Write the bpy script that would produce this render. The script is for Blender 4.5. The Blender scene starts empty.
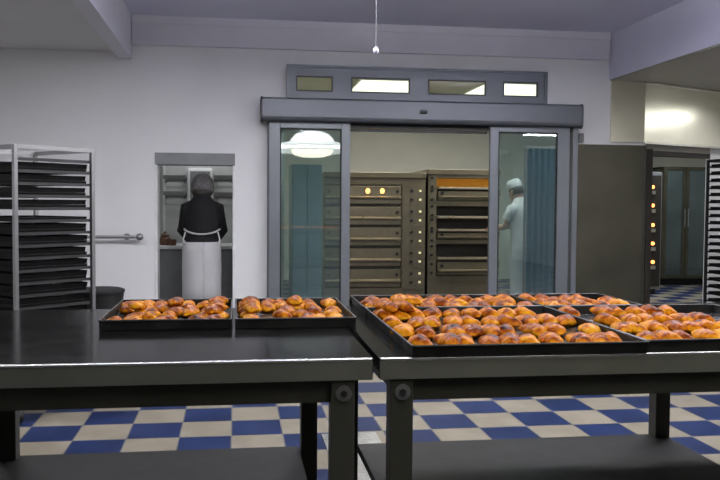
import bpy, bmesh, math, random
from mathutils import Vector, Matrix
random.seed(7)
R = math.radians
C = bpy.context.scene.collection
scene = bpy.context.scene

# ------------------------------------------------------------------ camera
F = 850.0; YAW = .1452; PITCH = .0431; ROLL = .0069; H = 1.30
sy, cy = math.sin(YAW), math.cos(YAW); sp, cp = math.sin(PITCH), math.cos(PITCH)
_f = Vector((sy*cp, cy*cp, -sp)); _u = Vector((sy*sp, cy*sp, cp)); _r = Vector((cy, -sy, 0))
_r2 = _r*math.cos(ROLL) + _u*math.sin(ROLL); _u2 = _u*math.cos(ROLL) - _r*math.sin(ROLL)
EYE = Vector((0, 0, H))
cam = bpy.data.objects.new('camera', bpy.data.cameras.new('camera')); C.objects.link(cam)
m = Matrix((_r2, _u2, -_f)).transposed().to_4x4(); m.translation = EYE
cam.matrix_world = m
cam.data.lens = F/720*36; cam.data.sensor_width = 36; cam.data.clip_start = .05
scene.camera = cam

def U(x, y, Y=None, Z=None, X=None):
    d = _f + _r2*((x-360)/F) - _u2*((y-240)/F)
    if Y is not None: t = (Y-EYE.y)/d.y
    elif Z is not None: t = (Z-EYE.z)/d.z
    else: t = (X-EYE.x)/d.x
    return EYE + d*t

# ------------------------------------------------------------------ world, exposure
w = bpy.data.worlds.new('world'); scene.world = w; w.use_nodes = True
w.node_tree.nodes['Background'].inputs[0].default_value = (.75, .8, 1, 1)
w.node_tree.nodes['Background'].inputs[1].default_value = .02
vs = scene.view_settings
vs.view_transform = 'Standard'; vs.look = 'None'; vs.gamma = 1; vs.use_curve_mapping = False
vs.exposure = 0.0

def area(name, loc, rot, sx, sy_, power, col, spread=math.pi):
    l = bpy.data.lights.new(name, 'AREA'); l.shape = 'RECTANGLE'; l.size = sx; l.size_y = sy_
    l.energy = power; l.color = col; l.spread = spread
    o = bpy.data.objects.new(name, l); C.objects.link(o); o.location = loc; o.rotation_euler = rot
    return o
# downlight of the ceiling tubes (fixtures are modelled further down at the same places)
COOL = (.97, .965, 1.0)
TUBES = [(2.05, 4.9, 1.2), (3.1, 4.7, .9), (-1.4, 5.1, 1.2), (.4, 5.1, 1.2), (2.9, 1.7, 1.6), (1.0, 1.7, 1.6), (-.9, 1.7, 1.6)]
TP = [40, 36, 41, 40, 10, 10, 10]
UP = [38, 36, 28, 36, 3, 3, 3]; TUBEZ = 2.62
for (tx, ty, tl), p in zip(TUBES, TP):
    area('tube_light', (tx, ty, TUBEZ-.02), (0, 0, 0), tl, .16, p, COOL)
for (tx, ty, tl), p in zip(TUBES, UP):
    area('ceiling_fill_uplight', (tx, ty, TUBEZ+.15), (math.pi, 0, 0), tl, .16, p, COOL)  # up-facing lamps added to brighten the ceiling
area('tube_light', (6.05, 7.6, 2.35), (0, 0, 0), .16, .75, 11, COOL)
area('tube_light', (4.9, 3.4, 2.35), (0, 0, 0), 1.2, .16, 50, COOL)  # lamp added under the lowered ceiling to brighten the hood
BACK = [(1.9, 9.3, 20, (1, .92, .74)), (3.3, 8.95, 48, (.95, .97, 1)), (6.6, 11.3, 85, (.85, .92, 1))]
PANELS = [(2.02, 11.5, .85, 1.3, 46, (1, .97, .88)), (3.85, 11.5, 1.2, 1.3, 30, (1, .98, .9))]
for bx_, by_, lx_, ly_, p, c in PANELS: area('panel_light', (bx_, by_, 2.87), (0, 0, 0), lx_, ly_, p, c)
for bx_, by_, p, c in BACK:
    area('tube_light', (bx_, by_, 2.82), (0, 0, 0), 1.2, .16, p, c)
area('tube_light', (-.37, 9.0, 2.22), (0, 0, 0), .5, .1, 4.2, (.95, .97, 1))  # bare lamp lighting the niche, no tube fixture is modelled

# ------------------------------------------------------------------ materials
def nt(name):
    m = bpy.data.materials.new(name); m.use_nodes = True
    t = m.node_tree; return m, t, t.nodes['Principled BSDF']
def mat(name, col, rough=.5, metal=0, noise=.12, scale=6, bump=0, bscale=60, coat=0, stretch=(1,1,1), rvar=0, spec=.5):
    m, t, b = nt(name); N = t.nodes; L = t.links
    tc = N.new('ShaderNodeTexCoord'); mp = N.new('ShaderNodeMapping'); mp.inputs['Scale'].default_value = stretch
    L.new(tc.outputs['Object'], mp.inputs[0])
    n = N.new('ShaderNodeTexNoise'); n.inputs['Scale'].default_value = scale; n.inputs['Detail'].default_value = 4
    L.new(mp.outputs[0], n.inputs[0])
    r = N.new('ShaderNodeValToRGB'); r.color_ramp.elements[0].position = .3; r.color_ramp.elements[1].position = .7
    r.color_ramp.elements[0].color = tuple(c*(1-noise) for c in col)+(1,)
    r.color_ramp.elements[1].color = tuple(min(1, c*(1+noise)) for c in col)+(1,)
    L.new(n.outputs[0], r.inputs[0]); L.new(r.outputs[0], b.inputs['Base Color'])
    b.inputs['Roughness'].default_value = rough; b.inputs['Metallic'].default_value = metal
    b.inputs['Coat Weight'].default_value = coat; b.inputs['Specular IOR Level'].default_value = spec
    if rvar:
        mr = N.new('ShaderNodeMapRange'); mr.inputs['From Min'].default_value = .3; mr.inputs['From Max'].default_value = .7
        mr.inputs['To Min'].default_value = max(0.02, rough-rvar); mr.inputs['To Max'].default_value = rough+rvar
        L.new(n.outputs[0], mr.inputs[0]); L.new(mr.outputs[0], b.inputs['Roughness'])
    if bump:
        n2 = N.new('ShaderNodeTexNoise'); n2.inputs['Scale'].default_value = bscale
        L.new(mp.outputs[0], n2.inputs[0])
        bp = N.new('ShaderNodeBump'); bp.inputs['Strength'].default_value = bump; bp.inputs['Distance'].default_value = .01
        L.new(n2.outputs[0], bp.inputs['Height']); L.new(bp.outputs[0], b.inputs['Normal'])
    return m
def emit(name, col, s):
    m, t, b = nt(name); b.inputs['Base Color'].default_value = (*col, 1)
    b.inputs['Emission Color'].default_value = (*col, 1); b.inputs['Emission Strength'].default_value = s
    return m
def glass(name, tint, refl=1.0, haze=.06, hcol=(.5, .6, .58), ior=1.5):
    m = bpy.data.materials.new(name); m.use_nodes = True; t = m.node_tree; N = t.nodes; L = t.links
    N.remove(N['Principled BSDF']); out = N['Material Output']
    tr = N.new('ShaderNodeBsdfTransparent'); tr.inputs[0].default_value = (*tint, 1)
    df = N.new('ShaderNodeBsdfDiffuse'); df.inputs[0].default_value = (*hcol, 1)
    tc = N.new('ShaderNodeTexCoord'); no = N.new('ShaderNodeTexNoise'); no.inputs['Scale'].default_value = 2.5
    L.new(tc.outputs['Object'], no.inputs[0])
    mr = N.new('ShaderNodeMapRange'); mr.inputs['To Min'].default_value = haze*.4; mr.inputs['To Max'].default_value = haze*1.6
    L.new(no.outputs[0], mr.inputs[0])
    m1 = N.new('ShaderNodeMixShader'); L.new(mr.outputs[0], m1.inputs[0]); L.new(tr.outputs[0], m1.inputs[1]); L.new(df.outputs[0], m1.inputs[2])
    gl = N.new('ShaderNodeBsdfGlossy'); gl.inputs['Roughness'].default_value = .02
    fr = N.new('ShaderNodeFresnel'); fr.inputs[0].default_value = ior
    mm = N.new('ShaderNodeMath'); mm.operation = 'MULTIPLY'; mm.inputs[1].default_value = refl; L.new(fr.outputs[0], mm.inputs[0])
    m2 = N.new('ShaderNodeMixShader'); L.new(mm.outputs[0], m2.inputs[0]); L.new(m1.outputs[0], m2.inputs[1]); L.new(gl.outputs[0], m2.inputs[2])
    L.new(m2.outputs[0], out.inputs[0]); return m

M = {}
M['wall'] = mat('wall_paint', (.755, .755, .76), .6, noise=.04, scale=1.2, bump=.05, bscale=30)
M['dark_wall'] = mat('rear_wall_unlit', (.05, .05, .05), .8, noise=.05)  # near-black colour stands in for an unlit wall behind the camera
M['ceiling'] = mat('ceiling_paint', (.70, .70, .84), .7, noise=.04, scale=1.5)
M['beam'] = mat('beam_paint', (.68, .68, .73), .7, noise=.04, scale=1.5)
M['soffit'] = mat('soffit_paint', (.62, .62, .60), .7, noise=.04, scale=1.5)
M['soffit_shaded'] = mat('soffit_shaded', (.36, .34, .29), .5, noise=.06, scale=1.5)  # shade of the unlit underside is put into this colour
M['back_wall_b'] = mat('oven_room_paint', (.56, .56, .49), .5, noise=.08, scale=1.5)
M['alu'] = mat('grey_aluminium', (.125, .135, .15), .38, .35, noise=.05, scale=3)
M['alu_light'] = mat('light_aluminium', (.185, .20, .215), .38, .35, noise=.05, scale=3)
M['black'] = mat('black_plastic', (.012, .012, .012), .45)
M['rubber'] = mat('black_rubber', (.008, .008, .008), .7)
M['tray'] = mat('tray_steel', (.012, .012, .0115), .42, .3, noise=.35, scale=12, rvar=.12)
M['tray_in'] = mat('tray_inner_steel', (.10, .10, .105), .22, .8, noise=.5, scale=9, rvar=.1)
M['steel_top'] = mat('worktop_steel', (.17, .17, .168), .13, .95, noise=.10, scale=7, rvar=.03, bump=.008, bscale=9)
M['steel_skirt'] = mat('skirt_steel', (.24, .24, .205), .42, .75, noise=.08, scale=5)
M['steel_edge'] = mat('edge_highlight_steel', (.92, .92, .90), .22, .9, noise=.04)
M['steel_top'].node_tree.nodes['Principled BSDF'].inputs['Specular Tint'].default_value = (.45, .45, .45, 1)
M['steel_frame'] = mat('table_frame_steel', (.075, .075, .06), .45, .6, noise=.12, scale=5, rvar=.03)
M['steel_shelf'] = mat('shelf_steel', (.011, .0105, .0098), .5, 0, spec=.15, noise=.12, scale=9, rvar=.03)
M['steel'] = mat('stainless_steel', (.52, .51, .45), .32, .9, noise=.08, scale=4, rvar=.06)
M['steel_clad'] = mat('cladding_steel', (.105, .10, .072), .42, .75, noise=.18, scale=2.2, rvar=.1, bump=.02, bscale=3)
M['steel_hood'] = mat('hood_steel', (.74, .71, .58), .24, .85, noise=.06, scale=2.5, rvar=.03, bump=.02, bscale=4)
M['steel_warm'] = mat('oven_steel', (.21, .18, .125), .34, .75, noise=.08, scale=14, rvar=.03)
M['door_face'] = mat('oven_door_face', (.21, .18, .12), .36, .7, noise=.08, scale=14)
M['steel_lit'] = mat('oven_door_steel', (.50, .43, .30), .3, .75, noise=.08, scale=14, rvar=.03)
M['rack_dark'] = mat('dark_rack_steel', (.03, .03, .03), .5, .5)
M['tray_old'] = mat('old_tray_steel', (.006, .006, .006), .6, 0, noise=.3, scale=12, spec=.2)
M['runner'] = mat('runner_steel', (.05, .05, .05), .5, .6)
M['rack'] = mat('rack_steel', (.28, .28, .28), .35, .8, noise=.08)
M['oven_dark'] = mat('oven_cavity', (.02, .015, .01), .6)
M['knob'] = mat('black_knob', (.01, .01, .01), .35)
M['skin'] = mat('skin', (.50, .30, .21), .55, noise=.05)
M['hair'] = mat('dark_hair', (.02, .014, .01), .6, bump=.4, bscale=90)
M['net'] = mat('hair_net', (.10, .095, .095), .7, noise=.5, scale=55, bump=.5, bscale=120)
M['sweater'] = mat('black_knit', (.0035, .0035, .0045), .9, bump=.25, bscale=140)
M['white_cloth'] = mat('white_cotton', (.56, .56, .55), .8, noise=.05, bump=.25, bscale=12)
M['apron'] = mat('apron_cotton', (.48, .48, .48), .8, noise=.05, bump=.2, bscale=10)
M['shoe'] = mat('white_clog', (.6, .6, .6), .5)
M['blue'] = mat('blue_vinyl', (.045, .12, .18), .35, noise=.15, scale=2)
M['teal'] = mat('teal_cabinet', (.12, .20, .23), .4, noise=.15, scale=2)
M['brown'] = mat('brown_ceramic', (.13, .06, .035), .4)
M['white_enamel'] = mat('white_enamel', (.75, .75, .75), .35)
M['grey_enamel'] = mat('grey_enamel', (.20, .205, .21), .4)
M['niche_tile'] = mat('niche_paint', (.56, .57, .56), .4, noise=.05)
M['glass_door'] = glass('door_glass', (.80, .885, .885), 3.0, .10, (.30, .40, .40))
M['glass_top'] = glass('transom_glass', (.86, .88, .80), 1.0, .10, (.6, .62, .45))
M['glass_cab'] = glass('cabinet_glass', (.55, .65, .68), 1.2, .12)
M['lamp'] = emit('lamp_glow', (1, 1, 1), 5)
M['lamp_warm'] = emit('lamp_lens_glow', (1, .97, .74), 7)
M['lamp_dim'] = emit('lamp_flange_glow', (1, 1, 1), 2.2)  # weak emission stands in for dome light falling on the enamel flanges
M['panel'] = emit('panel_glow', (1, 1, .95), 2.2)
M['tube'] = emit('tube_glow', (.97, 1, .97), 8)
M['bulb'] = emit('oven_bulb', (1, .50, .13), 2.6)
M['orange'] = emit('oven_glow', (1, .40, .02), .10)
M['led'] = emit('indicator_glow', (1, .30, .08), 4)
M['led_w'] = emit('display_glow', (1, .9, .5), .35)
M['drain'] = mat('drain_plate', (.20, .20, .195), .35, .5, noise=.35, scale=14, bump=.4, bscale=20)

def floor_mat():
    m, t, b = nt('checker_tiles'); N = t.nodes; L = t.links
    tc = N.new('ShaderNodeTexCoord'); s = N.new('ShaderNodeSeparateXYZ'); L.new(tc.outputs['Object'], s.inputs[0])
    def mth(op, a, c=None, d=None):
        n = N.new('ShaderNodeMath'); n.operation = op
        for i, v in enumerate((a, c, d)):
            if v is None: continue
            if isinstance(v, (int, float)): n.inputs[i].default_value = v
            else: L.new(v, n.inputs[i])
        return n.outputs[0]
    TW, TD = .2853, .3272
    u = mth('DIVIDE', mth('ADD', s.outputs[0], .082*TW+TW*40), TW)
    v = mth('DIVIDE', mth('ADD', s.outputs[1], -5.398+TD*40), TD)
    par = mth('MODULO', mth('ADD', mth('FLOOR', u), mth('FLOOR', v)), 2.0)   # 1 = white
    fu, fv = mth('FRACT', u), mth('FRACT', v)
    e = mth('MINIMUM', mth('MINIMUM', fu, mth('SUBTRACT', 1.0, fu)), mth('MINIMUM', fv, mth('SUBTRACT', 1.0, fv)))
    gr = mth('LESS_THAN', e, .012)
    no = N.new('ShaderNodeTexNoise'); no.inputs['Scale'].default_value = 3.5; no.inputs['Detail'].default_value = 5
    L.new(tc.outputs['Object'], no.inputs[0])
    def ramp(a, c):
        r = N.new('ShaderNodeValToRGB'); r.color_ramp.elements[0].position = .35; r.color_ramp.elements[1].position = .65
        r.color_ramp.elements[0].color = (*a, 1); r.color_ramp.elements[1].color = (*c, 1); L.new(no.outputs[0], r.inputs[0]); return r.outputs[0]
    wh = ramp((.165, .145, .108), (.20, .178, .137)); bl = ramp((.007, .014, .050), (.011, .022, .074))
    mx = N.new('ShaderNodeMix'); mx.data_type = 'RGBA'; L.new(par, mx.inputs[0]); L.new(bl, mx.inputs[6]); L.new(wh, mx.inputs[7])
    m2 = N.new('ShaderNodeMix'); m2.data_type = 'RGBA'; L.new(gr, m2.inputs[0]); L.new(mx.outputs[2], m2.inputs[6]); m2.inputs[7].default_value = (.10, .095, .09, 1)
    L.new(m2.outputs[2], b.inputs['Base Color']); b.inputs['Roughness'].default_value = .5; b.inputs['Specular IOR Level'].default_value = .10
    return m
M['floor'] = floor_mat()

def pastry_mat():
    m, t, b = nt('baked_pastry'); N = t.nodes; L = t.links
    tc = N.new('ShaderNodeTexCoord'); oi = N.new('ShaderNodeObjectInfo')
    ad = N.new('ShaderNodeVectorMath'); ad.operation = 'ADD'; L.new(tc.outputs['Object'], ad.inputs[0])
    sc = N.new('ShaderNodeVectorMath'); sc.operation = 'SCALE'; L.new(oi.outputs['Location'], sc.inputs[0]); sc.inputs['Scale'].default_value = 5
    L.new(sc.outputs[0], ad.inputs[1])
    n1 = N.new('ShaderNodeTexNoise'); n1.inputs['Scale'].default_value = 26; n1.inputs['Detail'].default_value = 5; L.new(ad.outputs[0], n1.inputs[0])
    n2 = N.new('ShaderNodeTexNoise'); n2.inputs['Scale'].default_value = 90; L.new(ad.outputs[0], n2.inputs[0])
    mx = N.new('ShaderNodeMath'); mx.operation = 'MULTIPLY_ADD'; L.new(oi.outputs['Random'], mx.inputs[0]); mx.inputs[1].default_value = .16; L.new(n1.outputs[0], mx.inputs[2])
    r = N.new('ShaderNodeValToRGB'); e = r.color_ramp.elements
    e[0].position = .40; e[0].color = (.72, .32, .010, 1); e[1].position = .84; e[1].color = (.03, .005, .001, 1)
    a = e.new(.53); a.color = (.56, .18, .003, 1); a = e.new(.66); a.color = (.28, .055, .001, 1)
    sz_ = N.new('ShaderNodeSeparateXYZ'); L.new(tc.outputs['Generated'], sz_.inputs[0])
    mz = N.new('ShaderNodeMapRange'); mz.inputs['From Min'].default_value = .45; mz.inputs['From Max'].default_value = 1.0; mz.inputs['To Min'].default_value = -.07; mz.inputs['To Max'].default_value = .085
    L.new(sz_.outputs[2], mz.inputs[0]); m3 = N.new('ShaderNodeMath'); m3.operation = 'ADD'; L.new(mx.outputs[0], m3.inputs[0]); L.new(mz.outputs[0], m3.inputs[1])
    L.new(m3.outputs[0], r.inputs[0]); L.new(r.outputs[0], b.inputs['Base Color'])
    b.inputs['Roughness'].default_value = .42; b.inputs['Specular IOR Level'].default_value = .05; b.inputs['Coat Weight'].default_value = .05; b.inputs['Coat Roughness'].default_value = .15
    bp = N.new('ShaderNodeBump'); bp.inputs['Strength'].default_value = .5; bp.inputs['Distance'].default_value = .004
    L.new(n2.outputs[0], bp.inputs['Height']); L.new(bp.outputs[0], b.inputs['Normal'])
    return m
M['pastry'] = pastry_mat()

# ------------------------------------------------------------------ mesh helpers
class MB:
    def __init__(s): s.bm = bmesh.new()
    def box(s, a, b, bev=0, rotz=0, seg=2):
        a = Vector(a); b = Vector(b); t = bmesh.new(); bmesh.ops.create_cube(t, size=1)
        sz = Vector([abs(q) for q in (b-a)]); c = (a+b)/2
        bmesh.ops.scale(t, vec=sz, verts=t.verts)
        if bev: bmesh.ops.bevel(t, geom=t.edges[:], offset=min(bev, min(sz)*.45), segments=seg, affect='EDGES', profile=.5)
        if rotz: bmesh.ops.rotate(t, matrix=Matrix.Rotation(rotz, 3, 'Z'), verts=t.verts)
        bmesh.ops.translate(t, vec=c, verts=t.verts); s.join(t); return s
    def join(s, t):
        me = bpy.data.meshes.new('tmp'); t.to_mesh(me); s.bm.from_mesh(me); bpy.data.meshes.remove(me); t.free()
    def cyl(s, p, q, r, r2=None, n=16, cap=True):
        p = Vector(p); q = Vector(q); d = q-p; t = bmesh.new()
        bmesh.ops.create_cone(t, cap_ends=cap, segments=n, radius1=r, radius2=r if r2 is None else r2, depth=d.length)
        bmesh.ops.rotate(t, matrix=d.to_track_quat('Z', 'Y').to_matrix(), verts=t.verts)
        bmesh.ops.translate(t, vec=(p+q)/2, verts=t.verts); s.join(t); return s
    def tube(s, pts, r, n=10):
        pts = [Vector(p) for p in pts]
        for i in range(len(pts)-1): s.cyl(pts[i], pts[i+1], r, n=n)
        for p in pts[1:-1]: s.ball(p, (r, r, r), 8, 6)
        return s
    def ball(s, c, r, u=20, v=12):
        t = bmesh.new(); bmesh.ops.create_uvsphere(t, u_segments=u, v_segments=v, radius=1)
        bmesh.ops.scale(t, vec=r, verts=t.verts); bmesh.ops.translate(t, vec=c, verts=t.verts); s.join(t); return s
    def lathe(s, prof, c=(0, 0, 0), n=32, ax=(1, 1)):
        c = Vector(c); rings = []
        for r, z in prof:
            rings.append([s.bm.verts.new(c+Vector((r*math.cos(2*math.pi*k/n)*ax[0], r*math.sin(2*math.pi*k/n)*ax[1], z))) for k in range(n)])
        for a, b in zip(rings, rings[1:]):
            for k in range(n): s.bm.faces.new((a[k], a[(k+1) % n], b[(k+1) % n], b[k]))
        s.bm.faces.new(rings[0][::-1]); s.bm.faces.new(rings[-1]); return s
    def loft(s, secs, n=24, cap=True):
        # secs: (centre, rx, ry[, tilt matrix]) rings, z up
        rings = []
        for sec in secs:
            c, rx, ry = Vector(sec[0]), sec[1], sec[2]
            rot = sec[3] if len(sec) > 3 else Matrix.Identity(3)
            rings.append([s.bm.verts.new(c+rot @ Vector((rx*math.cos(2*math.pi*k/n), ry*math.sin(2*math.pi*k/n), 0))) for k in range(n)])
        for a, b in zip(rings, rings[1:]):
            for k in range(n): s.bm.faces.new((a[k], a[(k+1) % n], b[(k+1) % n], b[k]))
        if cap: s.bm.faces.new(rings[0][::-1]); s.bm.faces.new(rings[-1])
        return s
    def prism(s, poly, axis, a, b):
        # poly: 2D points in the plane across `axis`, extruded a..b
        def P(u, v, w): return {'x': (w, u, v), 'y': (u, w, v), 'z': (u, v, w)}[axis]
        lo = [s.bm.verts.new(P(u, v, a)) for u, v in poly]; hi = [s.bm.verts.new(P(u, v, b)) for u, v in poly]
        s.bm.faces.new(lo[::-1]); s.bm.faces.new(hi); n = len(poly)
        for k in range(n): s.bm.faces.new((lo[k], lo[(k+1) % n], hi[(k+1) % n], hi[k]))
        return s
    def shift(s, v): bmesh.ops.translate(s.bm, vec=v, verts=s.bm.verts); return s
    def build(s, name, mt, parent=None, smooth=True, ang=35):
        bmesh.ops.recalc_face_normals(s.bm, faces=s.bm.faces)
        me = bpy.data.meshes.new(name)
        if smooth:
            for f in s.bm.faces: f.smooth = True
            for e in s.bm.edges:
                if len(e.link_faces) == 2 and e.calc_face_angle(0) > R(ang): e.smooth = False
        s.bm.to_mesh(me); s.bm.free(); me.materials.append(M[mt] if isinstance(mt, str) else mt)
        o = bpy.data.objects.new(name, me); C.objects.link(o)
        if parent: o.parent = parent
        if smooth and ang < 60:
            wn_ = o.modifiers.new('weighted_normals', 'WEIGHTED_NORMAL'); wn_.keep_sharp = True; wn_.weight = 100
        return o
def tag(o, label=None, cat=None, group=None, kind=None):
    if label: o['label'] = label
    if cat: o['category'] = cat
    if group: o['group'] = group
    if kind: o['kind'] = kind
    return o
def thing(name, loc, label=None, cat=None, group=None, rz=0, kind=None):
    o = bpy.data.objects.new(name, None); C.objects.link(o); o.location = loc; o.rotation_euler = (0, 0, rz)
    o.empty_display_size = .1
    return tag(o, label, cat, group, kind)
def struct(name, mb, mt, smooth=False):
    return tag(mb.build(name, mt, smooth=smooth), kind='structure')
def copy_tree(o, parent=None):
    c = o.copy(); C.objects.link(c); c.parent = parent
    for ch in [k for k in bpy.data.objects if k.parent == o]: copy_tree(ch, c)
    return c

# ------------------------------------------------------------------ the room
YW = 8.0; WT = .22; ZC = 2.98; XL, XR = -3.4, 6.6; YN, YB = -4.0, 14.3; XB = 9.6
nx0, nx1 = U(155, 200, Y=YW).x, U(235, 200, Y=YW).x; nz = U(195, 153, Y=YW).z
dx0, dx1 = U(281, 200, Y=YW).x, U(566, 200, Y=YW).x; dz = U(420, 124, Y=YW).z
rx0, rx1 = U(645, 200, Y=YW).x, U(710, 200, Y=YW).x; rz_ = U(670, 146, Y=YW).z
struct('floor', MB().box((XL-.2, YN-.2, -.1), (XB+.2, YB+.2, 0)), 'floor')
b = MB()
tz0 = U(420, 97, Y=YW).z; tz1 = U(420, 70, Y=YW).z
tx0, tx1 = U(289, 82, Y=YW).x, U(545, 85, Y=YW).x
for x0, x1, z0, z1 in ((XL, nx0, 0, ZC), (nx0, nx1, nz, ZC), (nx1, dx0, 0, ZC), (dx0, dx1, dz, tz0), (dx0, tx0, tz0, tz1), (tx1, dx1, tz0, tz1), (dx0, dx1, tz1, ZC),
                       (dx1, rx0, 0, ZC)):
    if x1 > x0: b.box((x0, YW, z0), (x1, YW+WT, z1))
struct('wall_back', b, 'wall')
struct('wall_left', MB().box((XL-.2, YN, 0), (XL, YW+WT, ZC)), 'wall')
struct('wall_right', MB().box((XR, YN, 0), (XR+.2, 9.1, ZC)), 'wall')
struct('wall_front', MB().box((XL-.2, YN-.2, 0), (XR+.2, YN, ZC)), 'dark_wall')
struct('ceiling', MB().box((XL-.2, YN-.2, ZC), (XR+.2, YW+WT, ZC+.15)), 'ceiling')
# shallow painted downstand along the top of the back wall
z1 = U(376, 53, Y=YW).z
b = MB().box((U(133, 50, Y=YW).x, YW-.05, z1), (U(608, 50, Y=YW).x, YW-.001, ZC)); b.box((U(133, 50, Y=YW).x, YW-.065, z1+.19), (U(608, 50, Y=YW).x, YW-.0501, ZC)); struct('trim_1', b, 'beam')
# left lowered ceiling with its downstand beam
lx = U(132, 50, Y=YW).x; lz = U(60, 50, Y=YW).z
struct('trim_2', MB().box((XL, YN, lz), (lx-.12, YW-.001, ZC-.001)), 'soffit')
struct('trim_3', MB().box((lx-.118, YN, U(132, 59, Y=YW).z), (lx, YW-.002, ZC-.001)), 'beam')
# right lowered ceiling beyond the vertical corner, underside coloured dark brown for its lack of light
qx = U(609, 80, Y=YW).x; qz = U(614, 81, Y=YW).z
struct('trim_4', MB().box((qx, YN, qz+.012), (XR, YW-.001, ZC-.001)), 'ceiling')
struct('trim_5', MB().box((qx+.01, YN, qz), (XR, YW-.002, qz+.0115)), 'soffit_shaded')
struct('trim_8', MB().box((rx0, YW-.0005, qz), (XR, 9.35, ZC-.07)), 'soffit_shaded')
W1 = U(645, 110, Y=YW-.03); W2_ = U(720, 110, Y=YW+.47); wd = (W2_.xy-W1.xy).normalized(); wn = Vector((-wd.y, wd.x))
wtt = 0.0
for k in range(400):
    wtt = k*.01; q = W1.xy+wd*wtt; dd = Vector((q.x, q.y, 1.5))-EYE
    if 360+F*dd.dot(_r2)/dd.dot(_f) > 719: break
wa = W1.xy+wd*wtt+wn*.12; wb = W1.xy+wd*2.78+wn*.12
struct('wall_angled', MB().prism([tuple(wa), tuple(wb), tuple(wb+wn*.05), tuple(wa+wn*.05)], 'z', 0, qz-.001), 'wall')
hq = W1.xy+wn*.12+wd*.05
struct('trim_9', MB().prism([tuple(hq), tuple(wa-wd*.001), tuple(wa-wd*.001+wn*.05), tuple(hq+wn*.2)], 'z', U(645, 149, Y=YW).z, qz-.001), 'soffit_shaded')
# oven room behind
px_ = nx1+.18
struct('wall_partition', MB().box((px_, YW+WT, 0), (px_+.12, YB, ZC)), 'back_wall_b')
struct('wall_oven_room', MB().box((px_+.12, YB, 0), (XB, YB+.2, ZC)).box((XB, YW+WT, 0), (XB+.2, YB+.2, ZC)).box((XR, 9.101, 0), (XB, 9.3, ZC)), 'back_wall_b')
struct('ceiling_oven_room', MB().box((px_, YW+WT+.001, ZC-.06), (XB, YB, ZC+.1)), 'back_wall_b')
# washing-up niche behind the small opening
NY = 9.45
struct('wall_niche', MB().box((nx0-.35, NY, 0), (px_-.01, NY+.12, 2.45)).box((nx0-.45, YW+WT, 0), (nx0-.35, NY+.12, 2.45)), 'niche_tile')
struct('ceiling_niche', MB().box((nx0-.45, YW+WT, 2.32), (px_-.01, NY, 2.42)), 'niche_tile')
lt = U(195, 165, Y=YW).z
struct('trim_6', MB().box((nx0, YW-.012, lt), (nx1, YW+WT, nz-.001), .004), 'grey_enamel')
struct('trim_7', MB().box((nx0, YW-.008, 0), (nx0+.022, YW+WT-.01, lt-.001), .003).box((nx1-.022, YW-.008, 0), (nx1, YW+WT-.01, lt-.001), .003), 'white_enamel')

# ------------------------------------------------------------------ sliding door
hx0, hx1 = U(262.5, 110, Y=YW-.22).x, U(582, 112, Y=YW-.22).x
door = thing('door_1', ((dx0+dx1)/2, YW, 0), kind='structure')
DL = -door.location
def dpart(mb, name, mt, parent=None, **k): return mb.shift(DL).build(name, mt, parent or door, **k)
hz0, hz1 = U(420, 124, Y=YW-.22).z, U(420, 100.5, Y=YW-.22).z
hd = dpart(MB().prism([(YW-.002, hz0+.02), (YW-.19, hz0+.0), (YW-.215, hz0+.02), (YW-.22, hz0+.05), (YW-.22, hz1-.02), (YW-.20, hz1), (YW-.002, hz1)], 'x', hx0, hx1), 'header_housing', 'alu', ang=50)
hw = hx1-hx0
dpart(MB().prism([(YW-.001, hz0+.01), (YW-.2, hz0-.012), (YW-.226, hz0+.016), (YW-.23, hz0+.05), (YW-.23, hz1-.02), (YW-.205, hz1+.006), (YW-.001, hz1+.006)], 'x', hx0-.014, hx0), 'end_cap', 'black')
dpart(MB().prism([(YW-.001, hz0+.01), (YW-.2, hz0-.012), (YW-.226, hz0+.016), (YW-.23, hz0+.05), (YW-.23, hz1-.02), (YW-.205, hz1+.006), (YW-.001, hz1+.006)], 'x', hx1, hx1+.014), 'end_cap', 'alu')
sx = U(424, 112, Y=YW-.24)
dpart(MB().box((sx.x-.035, YW-.245, sx.z-.014), (sx.x+.035, YW-.219, sx.z+.016), .008), 'motion_sensor', 'black')
# transom panel above
ax0, ax1 = U(288, 82, Y=YW-.06).x, U(546, 85, Y=YW-.06).x
az1 = U(420, 69.5, Y=YW-.06).z
panes = [(296, 333, 77, 92.5), (351, 410, 78, 94), (428, 486, 79.5, 95), (503, 538, 81, 96)]
PX = [(U(a, 85, Y=YW-.06).x, U(c, 85, Y=YW-.06).x) for a, c, _, _ in panes]
pz0, pz1 = U(420, 94.3, Y=YW-.06).z, U(420, 79, Y=YW-.06).z
tr = MB()
tr.box((ax0, YW-.06, pz1), (ax1, YW-.002, az1)); tr.box((ax0, YW-.06, hz1-.03), (ax1, YW-.002, pz0))
xs = [ax0]+[q for pr in PX for q in pr]+[ax1]
for k in range(0, len(xs), 2): tr.box((xs[k], YW-.06, pz0), (xs[k+1], YW-.002, pz1))
tp = dpart(tr, 'transom_panel', 'alu', smooth=False)
fr = MB()
fr.box((ax0-.012, YW-.075, az1-.01), (ax1+.012, YW-.058, az1+.012)).box((ax0-.012, YW-.075, hz1), (ax0+.018, YW-.058, az1)).box((ax1-.018, YW-.075, hz1), (ax1+.012, YW-.058, az1))
dpart(fr, 'transom_trim', 'alu', smooth=False)
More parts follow.
